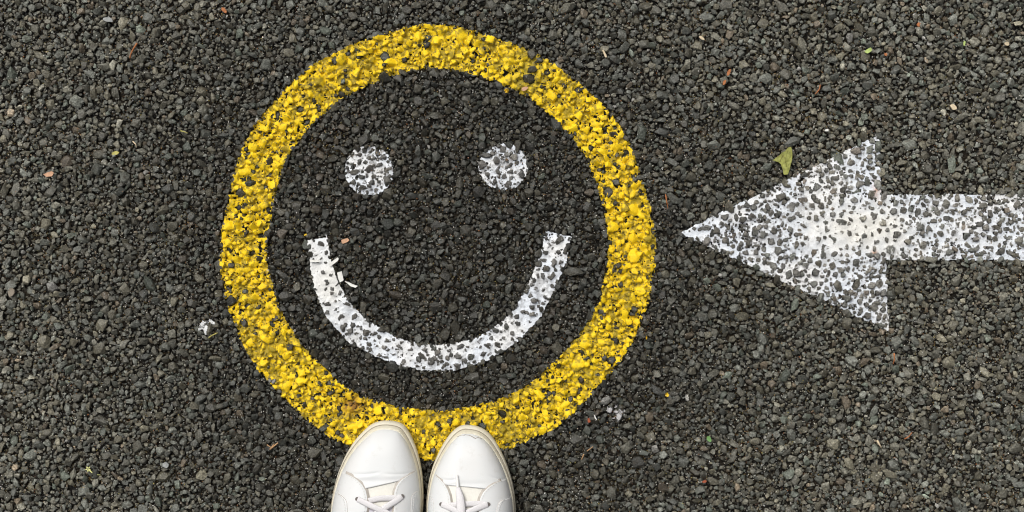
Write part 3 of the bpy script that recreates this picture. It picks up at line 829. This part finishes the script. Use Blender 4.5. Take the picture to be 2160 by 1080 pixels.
    def lace(pts, wid, name='lace', flat=.36, mat=M_LACE):
        P_ = [np.array(sp3(a, b, c)) for a, b, c in pts]
        tt = np.linspace(0, len(P_) - 1, (len(P_) - 1) * 8 + 1)
        Q_ = np.stack([crom(range(len(P_)), [p[k] for p in P_], tt) for k in range(3)], 1)
        ww = np.interp(tt, range(len(wid)), wid).tolist() if isinstance(wid, (list, tuple)) else wid
        return tube(name, Q_, ww, mat, root, 10, flat)
    for pts, wd in laces: lace(pts, wd)
    for k in range(4):                          # rows farther up the throat, out of the picture
        q = .118 + .017 * k
        for sgn in (-1, 1):
            A = shoe.pt(q, -.40 * sgn, .0035); Mm = shoe.pt(q + .007, 0.0, .0045 + .001 * sgn); B = shoe.pt(q + .014, .40 * sgn, .0035)
            tube('lace', [[float(t) for t in p] for p in (A, Mm, B)], .0032, M_LACE, root, 8, .36)
    if aglet:
        lace(aglet[0], aglet[1], 'lace_end', .5); lace(aglet[2], aglet[3], 'aglet', .8, plain('aglet', (.78, .77, .74), .3, .03))
    if crack:
        for seg in crack: tube('crack', [sp3(a, b, .0004) for a, b in seg], .00045, M_LINE, root, 5, .5)
    return root

left_shoe = Shoe((814, 887.5), [(784, 895), (765, 911), (743, 937), (722, 975), (705, 1028), (698, 1079)],
                 [(847, 894), (861, 909), (872, 930), (885, 970), (892, 1018), (892, 1079)], False)
right_shoe = Shoe((982, 896.5), [(957, 908), (943, 924), (926, 953), (910, 992), (901, 1038), (899, 1079)],
                  [(1008, 900), (1027, 910), (1054, 946), (1073, 990), (1084, 1033), (1088, 1079)], True)
build_sneaker(left_shoe, dict(
    l1=[(722, 992), (735, 1000), (752, 1010), (764, 1022), (772, 1035), (775, 1050), (775, 1080)],
    r1=[(878, 992), (862, 1002), (846, 1012), (837, 1024), (832, 1038), (831, 1055), (832, 1080)],
    l2=[(705, 1033), (717, 1042), (728, 1051), (732, 1060), (733, 1080)], r2=[(887, 1030), (877, 1037), (870, 1044), (868, 1056), (867, 1080)],
    eyelets=[(754, 1052), (849, 1046)]), 'white leather sneaker on the yellow ring with plainly crossed laces',
    [([(778, 1056, .001), (800, 1051, .0016), (825, 1050, .0014), (846, 1050, .0020)], .0033),
     ([(848, 1046, .0024), (835, 1056, .0030), (818, 1066, .0036), (795, 1082, .0030), (776, 1094, .003)], .0033),
     ([(755, 1052, .0024), (772, 1060, .0036), (795, 1070, .0052), (818, 1081, .0046), (835, 1092, .003)], .0033)],
    ((772, 1031), (838, 1016), .0005), [((726, 996), (800, 997), .0008, .0012), ((812, 999), (877, 992), .0008, .0010), ((745, 1014), (850, 1008), .0005, .0028)], None,
    None)
build_sneaker(right_shoe, dict(
    l1=[(918, 1001), (926, 1008), (937, 1020), (944, 1032), (949, 1046), (951, 1060), (951, 1080)],
    r1=[(1069, 1007), (1050, 1015), (1032, 1026), (1020, 1037), (1013, 1050), (1010, 1065), (1010, 1080)],
    l2=[(904, 1041), (909, 1047), (913, 1054), (915, 1064), (915, 1080)], r2=[(1081, 1044), (1066, 1051), (1054, 1058), (1050, 1068), (1048, 1080)],
    eyelets=[(931, 1063), (1030, 1063)]), 'white leather sneaker with a loose lace end pointing forward over its toe',
    [([(950, 1066, .001), (975, 1063, .0016), (1005, 1062, .0014), (1026, 1064, .0020)], .0033),
     ([(932, 1063, .0024), (945, 1068, .0030), (960, 1075, .0036), (985, 1090, .003)], .0033),
     ([(1029, 1063, .0024), (1012, 1069, .0030), (992, 1077, .0036), (965, 1092, .003)], .0033)],
    ((938, 1023), (1020, 1031), .0006), [((922, 1008), (965, 1011), .0011, .0010), ((1032, 1003), (1069, 1007), .0011, .0010), ((942, 1017), (1030, 1019), .0005, .0026)],
    ([(973, 1092, .006), (973, 1070, .0062), (971, 1050, .0055), (968, 1036, .0045), (966, 1026, .0038)], [.0050, .0050, .0046, .0036, .0020],
     [(966, 1027, .0038), (965, 1014, .0032), (964, 1001, .0028)], [.0018, .0016, .0014]),
    [[(957, 926), (966, 921), (972, 918), (980, 918)], [(980, 917), (990, 918), (998, 922), (1003, 925), (1008, 922), (1016, 926)], [(946, 938), (952, 931), (957, 927)]])
